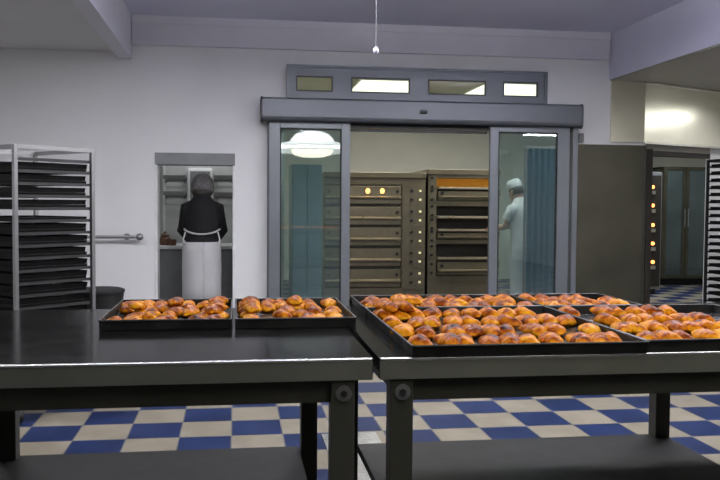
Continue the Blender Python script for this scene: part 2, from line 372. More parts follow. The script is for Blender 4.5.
for x0, x1 in PX:
    g = dpart(MB().box((x0, YW-.04, pz0), (x1, YW-.034, pz1)), 'glass_pane', 'glass_top', smooth=False)
    f = MB(); t = .012
    f.box((x0, YW-.065, pz0), (x1, YW-.042, pz0+t)).box((x0, YW-.065, pz1-t), (x1, YW-.042, pz1)).box((x0, YW-.065, pz0+t), (x0+t, YW-.042, pz1-t)).box((x1-t, YW-.065, pz0+t), (x1, YW-.042, pz1-t))
    dpart(f, 'glazing_bead', 'black', g, smooth=False)
# leaves
def leaf(pxa, pxb, pya, gxa, gxb, gya, Y, mt):
    a, c = U(pxa, 200, Y=Y).x, U(pxb, 200, Y=Y).x; z1 = U((pxa+pxb)/2, pya, Y=Y).z
    g0, g1 = U(gxa, 200, Y=Y).x, U(gxb, 200, Y=Y).x; gz = U((pxa+pxb)/2, gya, Y=Y).z
    T = .045; q = MB()
    q.box((a, Y, .02), (g0, Y+T, z1), .004).box((g1, Y, .02), (c, Y+T, z1), .004).box((g0, Y, gz), (g1, Y+T, z1), .004).box((g0, Y, .02), (g1, Y+T, .14), .004)
    lf = dpart(q, 'door_leaf', mt, ang=50)
    s = MB(); t = .01
    s.box((g0, Y+.008, .14), (g0+t, Y+T-.008, gz)).box((g1-t, Y+.008, .14), (g1, Y+T-.008, gz)).box((g0, Y+.008, gz-t), (g1, Y+T-.008, gz))
    dpart(s, 'gasket', 'rubber', lf, smooth=False)
    dpart(MB().box((g0+.004, Y+.018, .135), (g1-.004, Y+.026, gz-.004)), 'glass_pane', 'glass_door', lf, smooth=False)
    return a, c, z1
la = leaf(268.8, 350, 119.5, 280, 341.3, 128.5, YW-.14, 'alu_light')
lb = leaf(489.5, 569, 122, 498, 557, 132.5, YW-.14, 'alu_light')
# fixed posts and top guide
p0 = U(571, 200, Y=YW-.1).x; p1 = U(576, 200, Y=YW-.1).x
dpart(MB().box((p0, YW-.13, 0), (p1, YW-.002, hz0+.02), .004), 'side_post', 'alu_light')
dpart(MB().box((la[0]-.01, YW-.085, 0), (la[0]+.03, YW-.002, hz0+.02), .004), 'side_post', 'alu')
dpart(MB().box((la[0]-.012, YW-.09, 0), (lb[1]+.03, YW+.02, .012)).box((la[0]-.012, YW-.09, .012), (lb[1]+.03, YW-.08, .02)), 'floor_guide', 'alu', smooth=False)
dpart(MB().box((la[1]+.004, YW-.085, hz0-.035), (lb[0]-.004, YW-.06, hz0+.018)).box((la[1]+.004, YW-.05, hz0-.065), (lb[0]-.004, YW-.02, hz0-.04)), 'top_track', 'black', smooth=False)
# inner frame lining of the opening
dpart(MB().box((dx0, YW+.001, 0), (dx0+.03, YW+WT+.002, dz-.001)).box((dx1-.03, YW+.001, 0), (dx1, YW+WT+.002, dz-.001)).box((dx0+.03, YW+.001, dz-.05), (dx1-.03, YW+WT+.002, dz-.001)), 'opening_lining', 'steel', smooth=False)
kb = U(580.5, 138, Y=YW)
tag(MB().box((kb.x-.025, YW-.03, kb.z-.045), (kb.x+.025, YW-.001, kb.z+.045), .006).build('wall_switch', 'grey_enamel'), 'small grey switch box on the wall just right of the sliding door', 'switch')

# ------------------------------------------------------------------ fluorescent fixtures and the pendant
def fixture(x, y, L, z, label, grp):
    t = thing('ceiling_light', (x, y, z), label, 'light', grp)
    MB().prism([(-.09, .135), (-.07, .05), (.07, .05), (.09, .135)], 'x', -L/2, L/2).build('housing', 'white_enamel', t, smooth=False)
    if z < 2.7 and x < 4:
        for s in (-1, 1): MB().cyl((s*L*.35, 0, .1345), (s*L*.35, 0, ZC-z), .004, n=8).build('suspension_wire', 'rack', t)
    for s in (-1, 1):
        MB().cyl((-L/2+.03, s*.035, .035), (L/2-.03, s*.035, .035), .013, n=12).build('tube', 'tube', t)
    return t
for i, (tx, ty, tl) in enumerate(TUBES):
    fixture(tx, ty, tl, TUBEZ, 'twin tube ceiling light with a white housing', 'ceiling tube lights over the tables')
for bx_, by_, p, c in BACK:
    fixture(bx_, by_, 1.2, 2.785, 'twin tube ceiling light in the oven room', 'ceiling tube lights in the oven room')
for bx_, by_, lx_, ly_, p, c in PANELS:
    t = thing('ceiling_panel', (bx_, by_, 2.875), 'flat bright ceiling light panel in the oven room, seen through the glass above the door', 'light', 'ceiling panels in the oven room')
    MB().box((-lx_/2-.03, -ly_/2-.03, .004), (lx_/2+.03, ly_/2+.03, .045)).build('frame', 'white_enamel', t, smooth=False)
    MB().box((-lx_/2, -ly_/2, 0), (lx_/2, ly_/2, .0039)).build('diffuser', 'panel', t, smooth=False)
fx_ = fixture(6.05, 7.6, .75, 2.36, 'short twin tube light under the lowered ceiling beside the hood', None); fx_.rotation_euler = (0, 0, R(90))
fixture(4.9, 3.4, 1.2, 2.36, 'added twin tube light under the lowered ceiling, brightening the hood', None)
Pl = Vector((1.30, 1.1, 2.27))
pd = thing('pendant_lamp', Pl, 'large glowing dish pendant lamp mirrored in the left door glass', 'lamp')
MB().lathe([(.02, .26), (.17, .255), (.29, .21), (.36, .13), (.40, .05), (.40, .001), (.02, .001)], n=40).build('lamp_dome', 'lamp', pd)
for dz_, nm in ((.075, 'upper_flange'), (.0, 'lower_flange')): MB().lathe([(.402, .0+dz_), (.52, -.02+dz_), (.76, -.07+dz_*.9), (.76, -.09+dz_*.9), (.52, -.04+dz_), (.402, -.02+dz_)], n=40).build(nm, 'lamp_dim', pd)
MB().lathe([(.02, -.001), (.36, -.001), (.36, -.08), (.32, -.14), (.18, -.18), (.02, -.19)], n=40).build('diffuser', 'lamp_warm', pd)
MB().cyl((0, 0, .22), (0, 0, ZC-Pl.z-.03), .008).cyl((0, 0, ZC-Pl.z-.04), (0, 0, ZC-Pl.z), .06).build('stem', 'white_enamel', pd)
cY = 5.0; ce = U(376, 51, Y=cY)
pc = thing('pull_cord', (ce.x, cY, ce.z), 'thin grey cord with a small knob hanging from the ceiling above the door', 'cord')
MB().cyl((0, 0, .02), (0, 0, ZC-ce.z), .0025, n=8).build('cord', 'grey_enamel', pc)
MB().lathe([(.005, .022), (.013, .015), (.018, 0), (.014, -.012), (.005, -.017)], n=16).build('knob', 'ceiling', pc)

# ------------------------------------------------------------------ right: steel cladding, hood
c0, c1 = U(576.5, 220, Y=YW-.03).x, U(644, 220, Y=YW-.03).x; cz = U(600, 144.5, Y=YW-.03).z
cl = thing('steel_wall_panel', ((c0+c1)/2, YW-.03, 0), 'tall dull stainless steel wall panel right of the sliding door', 'panel')
MB().box((c0+.004, YW-.03, 0), (c1, YW-.001, cz), .003).shift(-cl.location).build('sheet', 'steel_clad', cl)
MB().box((c1-.012, YW-.036, 0), (c1+.012, YW+.03, cz+.002), .004).shift(-cl.location).build('edge_profile', 'steel_frame', cl)
P0 = U(611.5, 110, Y=YW-.03); P1 = U(645, 110, Y=YW-.03); P2 = U(720, 110, Y=YW+.47)
hzb = U(645, 142.5, Y=YW-.03).z; hzt = qz-.003
dv = (P2.xy-P1.xy).normalized(); nv = Vector((-dv.y, dv.x)); P3 = P1.xy+dv*2.2
hood = thing('extraction_hood', (P1.x, P1.y, hzb), 'brushed stainless steel extraction hood front above the right doorway', 'hood')
HL = -hood.location
def hpoly(b, pts, z0, z1): return b.prism([(p[0], p[1]) for p in pts], 'z', z0, z1)
hpoly(MB(), [(P0.x, P0.y), (P1.x-.003, P1.y), (P1.x-.003, YW-.001), (P0.x, YW-.001)], hzb, hzt).shift(HL).build('side_panel', 'steel_hood', hood, smooth=False)
a_ = P1.xy; b_ = P3; c_ = P3+nv*.34; d_ = a_+nv*.34
hpoly(MB(), [a_, b_, b_+nv*.10, a_+nv*.10], hzb, hzt).shift(HL).build('hood_body', 'steel_hood', hood, smooth=False)
hpoly(MB(), [a_-nv*.012, b_-nv*.012, b_-nv*.0005, a_-nv*.0005], hzb-.012, hzb+.006).shift(HL).build('drip_edge', 'steel', hood, smooth=False)
hpoly(MB(), [a_-nv*.012, b_-nv*.012, b_-nv*.0005, a_-nv*.0005], hzt-.02, hzt-.001).shift(HL).build('upper_rail', 'steel', hood, smooth=False)
# doorway frame on the right
g0 = U(645, 200, Y=YW-.02).x; g1 = U(708.5, 200, Y=YW-.02).x; gz1 = U(675, 147, Y=YW-.02).z
dr = thing('door_2', ((g0+g1)/2, YW, 0), kind='structure')
zt_ = U(645, 149, Y=YW).z; jq = W1.xy+wn*.119; je = wa-wn*.001
MB().prism([(g0+.014, YW-.02), (g0+.075, YW-.02), (g0+.075, YW+WT+.01), (g0+.014, YW+WT+.01)], 'z', 0, zt_).prism([tuple(jq+wd*.06), tuple(je), tuple(je+wn*.05), tuple(jq+wd*.06+wn*.2)], 'z', zt_-.05, zt_-.001).shift(-dr.location).build('door_frame', 'oven_dark', dr, smooth=False)

# ------------------------------------------------------------------ handrail
ha, hb_ = U(55, 236, Y=YW-.09), U(139.5, 237, Y=YW-.09)
hr = thing('wall_handrail', (hb_.x, YW-.09, hb_.z), 'short grey metal handrail bar on the white wall right of the tray rack', 'handrail')
o = -hr.location
MB().cyl((ha.x-.5, YW-.09, hb_.z), (hb_.x, YW-.09, hb_.z), .014).shift(o).build('rail', 'rack', hr)
MB().ball((hb_.x, YW-.09, hb_.z), (.033, .033, .033)).shift(o).build('end_knob', 'rack', hr)
for q in (ha.x-.3, hb_.x-.12): MB().cyl((q, YW-.09, hb_.z), (q, YW-.001, hb_.z), .01).cyl((q, YW-.012, hb_.z), (q, YW-.001, hb_.z), .03).shift(o).build('bracket', 'rack', hr)

# ------------------------------------------------------------------ tables
TZ = .90
yf = U(376, 357.5, Z=TZ).y; yb = U(110, 309, Z=TZ).y
seam = U(378.5, 360, Z=TZ).x
TH = .058
LEGW = .062
def table(name, x0, x1, legx, shelf, label, yback, gap_side):
    t = thing(name, ((x0+x1)/2, (yf+yback)/2, 0), label, 'table'); o = -t.location
    MB().box((x0, yf, TZ-TH), (x1, yback, TZ), .0035, seg=3).shift(o).build('tabletop', 'steel_top', t)
    MB().cyl((x0+.004, yf-.0005, TZ-.0046), (x1-.004, yf-.0005, TZ-.0046), .0043, n=16).shift(o).build('edge_highlight', 'steel_edge', t)  # bright strip added to strengthen the highlight along the front edge
    MB().box((x0+.002, yf-.003, TZ-TH), (x1-.002, yf-.0002, TZ-.009), .001).shift(o).build('front_skirt', 'steel_skirt', t)  # sheet added over the slab front, its brightness put into paler steel
    ly0, ly1 = yf+.005, yback-.02
    r = MB()
    lo, hi = min(legx), max(legx)
    r.box((lo+LEGW/2, ly0+.02, TZ-TH-.062), (hi-LEGW/2, ly0+.045, TZ-TH-.001)).shift(o).build('front_rail', 'steel_frame', t, smooth=False)
    MB().box((lo+LEGW/2, ly1-.045, TZ-TH-.05), (hi-LEGW/2, ly1-.02, TZ-TH-.001)).shift(o).build('rear_rail', 'steel_frame', t, smooth=False)
    for q in (lo, hi): MB().box((q-.012, ly0+LEGW, TZ-TH-.05), (q+.012, ly1-LEGW, TZ-TH-.001)).shift(o).build('side_rail', 'steel_frame', t, smooth=False)
    for q in legx:
        for s, yy in (('f', ly0), ('b', ly1-LEGW)):
            lg = MB().box((q-LEGW/2, yy, .03), (q+LEGW/2, yy+LEGW, TZ-TH-.0005), .004).shift(o).build('leg', 'steel_frame', t)
            MB().cyl((q, yy+LEGW/2, 0), (q, yy+LEGW/2, .012), .026).cyl((q, yy+LEGW/2, .012), (q, yy+LEGW/2, .032), .012).shift(o).build('foot', 'rubber', lg)
            if s == 'f':
                MB().cyl((q+.002, yy+.001, TZ-TH-.035), (q+.002, yy-.004, TZ-TH-.035), .021, n=24).shift(o).build('bolt_plate', 'rack', lg)
                MB().cyl((q+.002, yy-.004, TZ-TH-.035), (q+.002, yy-.009, TZ-TH-.035), .009, n=6).shift(o).build('bolt', 'black', lg)
    s0, s1 = shelf
    MB().box((s0, ly0+LEGW+.002, SZ-.03), (s1, ly1-.002, SZ), .004).shift(o).build('lower_shelf', 'steel_shelf', t)
    return t
SZ = U(170, 450, Y=yb-.02).z
fl = U(343, 420, Y=yf).x; fr_ = U(402, 420, Y=yf).x
bl2 = U(9, 430, Y=yb-.05).x; br2 = U(659, 420, Y=yb-.05).x
table('steel_worktable', 2*bl2-fl, seam-.008, [2*bl2-fl+.06, bl2, fl], (2*bl2-fl+.06, fl-.035), 'left stainless steel worktable holding two trays of pastries', yb, 1)
yb2 = yb
table('steel_worktable', seam+.008, br2+1.25, [fr_, br2, br2+1.2], (fr_+.035, br2+.03), 'right stainless steel worktable crowded with pastry trays', yb2, -1)
# wet-looking drain plate on the floor seen between the tables
dp = U(372, 456, Z=0)
tag(MB().box((dp.x-.22, dp.y-.5, 0), (dp.x+.09, dp.y+.43, .006), .002).build('floor_drain_plate', 'drain'), 'scuffed grey metal plate on the tiled floor, seen between the two worktables', 'plate')

# ------------------------------------------------------------------ trays and pastries
TRH = .029
def tray_mesh(W, D, h=TRH):
    b = MB(); t = .0022; fl_ = .006
    b.box((-W/2+.004, -D/2+.004, 0), (W/2-.004, D/2-.004, t))
    for s in (-1, 1):
        b.prism([(s*(W/2-.006), t*0), (s*(W/2-.0038), 0), (s*W/2, h), (s*(W/2-t), h)], 'y', -D/2, D/2)
        b.prism([(s*(D/2-.006), t*0), (s*(D/2-.0038), 0), (s*D/2, h), (s*(D/2-t), h)], 'x', -W/2, W/2)
        b.cyl((s*W/2, -D/2, h), (s*W/2, D/2, h), .0032, n=8); b.cyl((-W/2, s*D/2, h), (W/2, s*D/2, h), .0032, n=8)
    return b
def tray(x0, y0, W, D, label, z=TZ, grp=None, rz=0):
    t = thing('baking_tray', (x0+W/2, y0+D/2, z+.0005), label, 'tray', grp, rz)
    tray_mesh(W, D).build('pan', 'tray', t)
    MB().box((-W/2+.008, -D/2+.008, .0022), (W/2-.008, D/2-.008, .0032)).build('pan_base', 'tray_in', t, smooth=False)
    return t

def pastry_mesh(seed, L=.142, Wd=.068, Ht=.037):
    rnd = random.Random(seed); bm = bmesh.new(); n = 26; k = 18; rings = []
    bend = rnd.uniform(-.012, .012); ph = rnd.uniform(0, 6.28); ns = rnd.choice((5, 6, 7))
    for i in range(n+1):
        t = -1+2*i/n
        env = max(0.0, 1-abs(t)**2.3)**.62
        seg = (t*ns/2+ph) % 1.0
        rib = 1+.13*(1-abs(2*seg-1))**.6-.06
        r = env*rib
        cx = bend*(1-t*t)*2
        ring = []
        for j in range(k):
            a = 2*math.pi*j/k
            x = math.cos(a)*Wd/2*r; z = math.sin(a)
            z = (Ht*.62*r*z) if z > 0 else (Ht*.38*r*z)
            pk = .12*Ht*r*max(0, 1-abs(math.cos(a))*3.0) if math.sin(a) > 0 else 0
            wob = 1+.05*math.sin(3*a+ph+i*.9)
            ring.append(bm.verts.new((cx+x*wob+.006*math.sin(a)*math.sin(t*5), t*L/2+.006*math.cos(a*1)*env, Ht*.38+z*wob+pk)))
        rings.append(ring)
    for a_, b_ in zip(rings, rings[1:]):
        for j in range(k): bm.faces.new((a_[j], a_[(j+1) % k], b_[(j+1) % k], b_[j]))
    bm.faces.new(rings[0][::-1]); bm.faces.new(rings[-1])
    for v in bm.verts: v.co.z = max(v.co.z, .0)
    for f in bm.faces: f.smooth = True
    bmesh.ops.recalc_face_normals(bm, faces=bm.faces)
    me = bpy.data.meshes.new('pastry'); bm.to_mesh(me); bm.free(); me.materials.append(M['pastry'])
    return me
PM = [pastry_mesh(s) for s in range(6)]
ORD = ['first', 'second', 'third', 'fourth', 'fifth', 'sixth', 'seventh', 'eighth', 'ninth', 'tenth', 'eleventh']
def put(x, y, z, rz, label, grp, sc=1.0, tilt=(0, 0)):
    o = bpy.data.objects.new('pastry', random.choice(PM)); C.objects.link(o)
    o.location = (x, y, z); o.rotation_euler = (tilt[0], tilt[1], rz); o.scale = (sc, sc, sc)
    return tag(o, label, 'pastry', grp)
def fill(tx, ty, W, D, rows, cols, where, skip=(), jit=.5, piles=(), colmax=None, z=TZ, rotj=.35, sc=.93):
    """rows counted from the front, columns from the left"""
    base = z+.0005+.0032
    dxp = (W-.03)/cols; dyp = (D-.03)/rows
    rn = {1: ['only'], 2: ['front', 'back'], 3: ['front', 'middle', 'back'], 4: ['front', 'second', 'third', 'back'], 5: ['front', 'second', 'third', 'fourth', 'back']}[rows]
    g = 'glazed oblong pastries in '+where
    nm = lambda r_, c_: 'glazed pastry, %s row of %s, %s from left' % (rn[r_], where, ORD[c_])
    pos = {}
    for r_ in range(rows):
        cc = 0
        for c_ in range(cols):
            if (r_, c_) in skip or (colmax and c_ >= colmax): continue
            x = tx+.015+dxp*(c_+.5)+random.uniform(-.004, .004)*jit*2; y = ty+.015+dyp*(r_+.5)+random.uniform(-.012, .012)*jit
            hl = .071*sc*1.07; y = min(max(y, ty+.008+hl), ty+D-.008-hl); x = min(max(x, tx+.045*sc+.01), tx+W-.045*sc-.01)
            put(x, y, base, random.uniform(-rotj, rotj)*jit, nm(r_, cc), g, sc*random.uniform(.93, 1.07)); pos[(r_, c_)] = (x, y); cc += 1
    for i, (r_, c_) in enumerate(piles):
        x = tx+.015+dxp*(c_+.5); y = ty+.015+dyp*(r_+.5)
        put(x, y, base+.029*sc, random.uniform(-.5, .5), 'pastry perched on the %s row of %s%s' % (rn[r_], where, '' if len([p for p in piles if p[0] == r_]) == 1 else ', %s from left' % ORD[[p for p in sorted(piles, key=lambda q: q[1]) if p[0] == r_].index((r_, c_))]), g, sc, (random.uniform(-.1, .1), random.uniform(-.15, .15)))

# left table: two trays end-on
a0 = U(99, 330.5, Z=TZ); a1 = U(231, 330.3, Z=TZ); t1y = a0.y; tw = a1.x-a0.x; td = min(.62, yb-t1y+.02)
tray(a0.x, t1y, tw, td, 'black baking tray of pastries, the outer left one on the left worktable')
fill(a0.x, t1y, tw, td, 5, 7, 'the far left tray', skip={(0, 2), (0, 4), (1, 4), (2, 0), (3, 5), (1, 0)}, jit=1.0, piles=((1, 6), (2, 6), (3, 6), (3, 3), (2, 1)), rotj=.6, sc=.80)
b0 = U(236, 330.3, Z=TZ); b1 = U(359, 330, Z=TZ)
tray(b0.x, t1y, b1.x-b0.x, td, 'black baking tray of pastries at the right end of the left worktable')
fill(b0.x, t1y, b1.x-b0.x, td, 5, 6, 'the tray beside the table gap', skip={(0, 1), (1, 1), (2, 1), (0, 2), (3, 5), (2, 3), (1, 4)}, jit=.9, piles=((1, 0), (2, 0), (3, 0), (3, 3)), rotj=.3, sc=.82)
# right table: three rows of trays
e0 = U(411, 358, Z=TZ); A_x = e0.x+.005; Ay = yf-.012; W2 = U(650.5, 353.5, Z=TZ).x-A_x; D2 = .40
names = {'A': ('front', Ay), 'B': ('middle', Ay+D2+.006), 'C': ('rear', Ay+2*(D2+.006))}
DD = {'A': D2, 'B': D2, 'C': .385}
shx = {'A': 0, 'B': 0, 'C': 0}
DA = 2*D2+.004
tray(A_x, Ay, W2, DA, 'wide black baking tray of pastries overhanging the front edge of the right worktable')
fill(A_x, Ay, W2, DA, 4, 10, 'the big front tray', skip={(1, 8), (3, 9)}, jit=.75, piles=((3, 0), (3, 1)), rotj=.3)
AF = DA-.03
tray(A_x+W2+.006, Ay+.022, W2, AF, 'black baking tray of pastries cut off by the right edge of the picture')
fill(A_x+W2+.006, Ay+.022, W2, AF, 4, 10, 'the tray at the right picture edge', skip={(3, 1), (2, 0)}, jit=.75, colmax=7, rotj=.3)
Cy = names['C'][1]
tray(A_x, Cy, W2, DD['C'], 'black baking tray of pastries in the far left corner of the right worktable')
fill(A_x, Cy, W2, DD['C'], 3, 9, 'the rear left tray', skip={(1, 2), (2, 1)}, jit=.8, piles=((0, 1), (0, 2)))
W3 = U(641, 314, Y=Cy).x-(A_x+W2+.006); print('W3', W3, W2)
tray(A_x+W2+.006, Cy, W3, DD['C'], 'black tray of pastries at the back right of the right worktable')
fill(A_x+W2+.006, Cy, W3, DD['C'], 3, max(3, int(W3/.069)), 'the rear right tray', skip={(2, max(3, int(W3/.069))-1)}, jit=.8)

# ------------------------------------------------------------------ tray racks
def rack(name, corner, ang, Wd, Dp, Ht, zs, label, trays_name, post='rack'):
    t = thing(name, (corner[0], corner[1], 0), label, 'rack', rz=ang)
    p = .025
    for i, (x, y) in enumerate(((0, 0), (Wd, 0), (Wd, Dp), (0, Dp))):
        lg = MB().box((x-p/2, y-p/2, .10), (x+p/2, y+p/2, Ht), .003).build('post', post, t)
        MB().cyl((x-.014, y, .05), (x+.014, y, .05), .05, n=20).box((x-.02, y-.012, .05), (x+.02, y+.012, .10)).build('castor', 'rubber', lg)
    for z, nm in ((Ht-.012, 'top_frame'), (.13, 'bottom_frame')):
        f = MB()
        for a_, b_ in (((0, 0), (Wd, 0)), ((Wd, 0), (Wd, Dp)), ((0, Dp), (Wd, Dp)), ((0, 0), (0, Dp))):
            x0, y0 = a_; x1, y1 = b_
            if x0 == x1: f.box((x0-p/2, y0+p/2, z-.012), (x0+p/2, y1-p/2, z+.012))
            else: f.box((x0+p/2, y0-p/2, z-.012), (x1-p/2, y0+p/2, z+.012))
        f.build(nm, post, t, smooth=False)
    for z in zs:
        for y in (.02, Dp-.02): r_ = MB(); r_.box((p/2, y-.012, z-.006), (Wd-p/2, y+.012, z-.003)).box((p/2, (y-.014 if y < Dp/2 else y+.011), z-.006), (Wd-p/2, (y-.011 if y < Dp/2 else y+.014), z+.012)); r_.build('runner', 'runner', t, smooth=False)
    return t
dA = None
A = U(14.5, 144, Y=5.15)
RH = A.z
Bp = U(92, 149, Z=RH); Cp = U(53.5, 153, Z=RH)
ang = math.atan2(Bp.y-A.y, Bp.x-A.x); Wd = (Vector((Bp.x-A.x, Bp.y-A.y))).length; Dp = (Vector((Cp.x-Bp.x, Cp.y-Bp.y))).length
print('RACK', A, Bp, Cp, math.degrees(ang), Wd, Dp, 'perp', math.degrees(math.atan2(Cp.y-Bp.y, Cp.x-Bp.x))-math.degrees(ang))
pitch = .0735; ztop = RH-.155
zs = [RH-.085]+[ztop-i*pitch for i in range(17)]
rack('bakery_rack', (A.x, A.y), ang, Wd, Dp, RH, zs, 'tall grey steel tray rack loaded with black trays at the left picture edge', '')
def rack_tray_mesh(W, D):
    return tray_mesh(W, D, .026).box((-W/2+.006, -D/2+.006, .002), (W/2-.006, D/2-.006, .004))
rt = None
rtm = rack_tray_mesh(Wd-.05, Dp-.06).build('baking_tray', 'tray_old')
rot = Matrix.Rotation(ang, 3, 'Z')
def rlabel(i, n, rk, what):
    if i == 0: p = 'topmost'
    elif i == n-1: p = 'lowest'
    else: p = '%s from the top' % (ORD+['twelfth', 'thirteenth', 'fourteenth', 'fifteenth', 'sixteenth', 'seventeenth', 'eighteenth'])[i]
    return '%s in the %s, %s' % (what, rk, p)
lzs = zs[1:]
extra = []
for i, z in enumerate(lzs):
    o = rtm if i == 0 else rtm.copy()
    if i: C.objects.link(o)
    off = random.uniform(-.03, .02)
    o.location = Vector((A.x, A.y, z-.002)) + rot @ Vector((Wd/2-.0, Dp/2+off*.3, 0)); o.rotation_euler = (0, 0, ang)
    tag(o, rlabel(i, len(lzs), 'left rack', 'empty black baking tray'), 'tray', 'black trays in the left rack')
# second layer of nested trays on most runners (the rack looks packed)
rt2 = rack_tray_mesh(Wd-.05, Dp-.06)
n2 = None; kk = 0
idx = [0, 1, 2, 3, 5, 6, 7, 8, 9, 10, 11, 12]
for j, i in enumerate(idx):
    if n2 is None: n2 = rt2.build('baking_tray', 'tray_old'); o = n2
    else: o = n2.copy(); C.objects.link(o)
    o.location = Vector((A.x, A.y, lzs[i]-.002+.0305)) + rot @ Vector((Wd/2+random.uniform(-.01, .01), Dp/2, 0)); o.rotation_euler = (0, 0, ang)
    tag(o, 'black tray nested on the %s tray from the top in the left rack' % (ORD+['twelfth', 'thirteenth'])[i], 'tray', 'black trays in the left rack')

# rack at the right picture edge
RB = U(706.5, 160, Y=7.45)
rr = U(709.5, 300, Y=7.0)
zr = RB.z
zs2 = [zr-.07-i*.066 for i in range(21)]
rack('bakery_rack', (RB.x+.012, 7.0), 0, .62, .44, zr, zs2, 'dark tray rack in front of the white wall at the right picture edge', '', post='rack_dark')
rm = None
for i, z in enumerate(zs2):
    if rm is None: rm = rack_tray_mesh(.58, .40).build('baking_tray', 'tray_old'); o = rm
    else: o = rm.copy(); C.objects.link(o)
    o.location = (RB.x+.012+.31, 7.22, z-.002)
    n = len(zs2); NN = ORD+['twelfth', 'thirteenth', 'fourteenth', 'fifteenth', 'sixteenth', 'seventeenth', 'eighteenth', 'nineteenth', 'twentieth']
    lab = 'black baking tray in the right rack, '+('topmost' if i == 0 else 'lowest' if i == n-1 else NN[i]+' from the top')
    tag(o, lab, 'tray', 'black trays in the right rack')

# black bin between rack and trays, behind the table
bY = 6.25
q0, q1 = U(90, 291, Y=bY), U(121, 291, Y=bY)
bn = thing('black_bin', ((q0.x+q1.x)/2-.06, bY+.14, 0), 'black bin behind the left worktable, right of the tray rack', 'bin')
hb = q1.z
w_ = (q1.x-q0.x)/2+.06
MB().loft([((0, 0, .0), w_*.85, .13), ((0, 0, .02), w_*.9, .14), ((0, 0, hb-.05), w_*1.0, .17), ((0, 0, hb-.02), w_*1.03, .18)], n=4*6).build('bin_body', 'black', bn)
MB().loft([((0, 0, hb-.0195), w_*1.06, .185), ((0, 0, hb-.003), w_*1.06, .185), ((0, 0, hb+.008), w_*.9, .15)], n=24).build('lid', 'rubber', bn)

# ------------------------------------------------------------------ niche furniture
kY = 8.62
ctop = U(195, 246, Y=kY).z
kx0, kx1 = nx0-.3, px_-.03
kc = thing('niche_counter', ((kx0+kx1)/2, kY+.3, 0), 'low counter with grey doors in the small opening, in front of the worker', 'counter'); o = -kc.location
MB().box((kx0, kY+.02, .06), (kx1, kY+.6, ctop-.035), .003).shift(o).build('carcass', 'grey_enamel', kc)
MB().box((kx0, kY, ctop-.034), (kx1, kY+.62, ctop), .005).shift(o).build('counter_top', 'white_enamel', kc)
for k in range(2):
    xa = kx0+.02+k*(kx1-kx0-.04)/2; xb = xa+(kx1-kx0-.04)/2-.01
    d_ = MB().box((xa, kY+.004, .09), (xb, kY+.0195, ctop-.05), .003).shift(o).build('door', 'grey_enamel', kc)
    MB().cyl((xb-.05, kY-.012, ctop-.2), (xb-.05, kY-.012, ctop-.08), .006, n=8).cyl((xb-.05, kY-.012, ctop-.19), (xb-.05, kY+.006, ctop-.19), .005, n=8).cyl((xb-.05, kY-.012, ctop-.09), (xb-.05, kY+.006, ctop-.09), .005, n=8).shift(o).build('handle', 'rack', d_)
pt = U(164, 245, Y=kY+.2)
jar = thing('brown_pot', (U(165, 240, Y=kY+.2).x, kY+.2, ctop), 'small brown pot on the niche counter left of the worker', 'pot')
MB().lathe([(.045, 0), (.062, .03), (.058, .07), (.04, .085), (.046, .10)], n=20).build('pot_body', 'brown', jar)
MB().lathe([(.046, .101), (.03, .115), (.012, .12), (.012, .135), (.004, .138)], n=16).build('lid', 'brown', jar)
jar2 = U(170, 243, Y=kY+.12)
tag(MB().lathe([(.03, 0), (.036, .03), (.034, .06), (.03, .062)], (jar2.x+.03, kY+.12, ctop), n=16).build('brown_cup', 'brown'), 'low brown cup beside the pot on the niche counter', 'cup')
pp = U(164, 200, Y=NY-.04)
tag(MB().cyl((pp.x, NY-.04, ctop-.1), (pp.x, NY-.04, 2.319), .016).build('water_pipe', 'white_enamel'), 'white vertical pipe on the niche wall left of the worker', 'pipe')
# wall dispenser behind the head and wire shelves
wd0, wd1 = U(187, 168, Y=NY-.06), U(213.5, 206, Y=NY-.06)
ds = thing('paper_dispenser', ((wd0.x+wd1.x)/2, NY-.001, wd1.z), 'pale rounded wall dispenser behind the head of the worker in the opening', 'dispenser')
MB().box((-(wd1.x-wd0.x)/2, -.10, 0), ((wd1.x-wd0.x)/2, 0, wd0.z-wd1.z), .03, seg=4).build('case', 'white_enamel', ds)
MB().box((-(wd1.x-wd0.x)/2+.035, -.106, .05), ((wd1.x-wd0.x)/2-.035, -.098, wd0.z-wd1.z-.035), .004).build('window', 'grey_enamel', ds)
for (xa, xb, yy, lab) in ((163, 186, 178, 'upper wire wall shelf left of the worker in the opening'), (163, 186, 194, 'lower wire wall shelf left of the worker in the opening'),
                          (214, 234, 178, 'upper wire wall shelf right of the worker in the opening'), (214, 234, 195, 'lower wire wall shelf right of the worker in the opening')):
    s0, s1 = U(xa, yy, Y=NY-.15), U(xb, yy, Y=NY-.15)
    sh = thing('wire_shelf', ((s0.x+s1.x)/2, NY-.001, s0.z), lab, 'shelf'); wv = (s1.x-s0.x)/2
    q = MB()
    for k in range(5): q.cyl((-wv, -.02-.035*k, 0), (wv, -.02-.035*k, 0), .004, n=8)
    q.build('wires', 'rack', sh)
    MB().box((-wv, -.175, -.012), (wv, -.168, .03)).build('front_lip', 'rack', sh, smooth=False); MB().box((-wv, -.003, -.03), (wv, 0, .01)).build('wall_plate', 'rack', sh, smooth=False)
    for s in (-1, 1): MB().prism([(-.001, -.05), (-.165, -.004), (-.165, .002), (-.001, .002)], 'x', s*wv*.8-.003, s*wv*.8+.003).build('bracket', 'rack', sh, smooth=False)

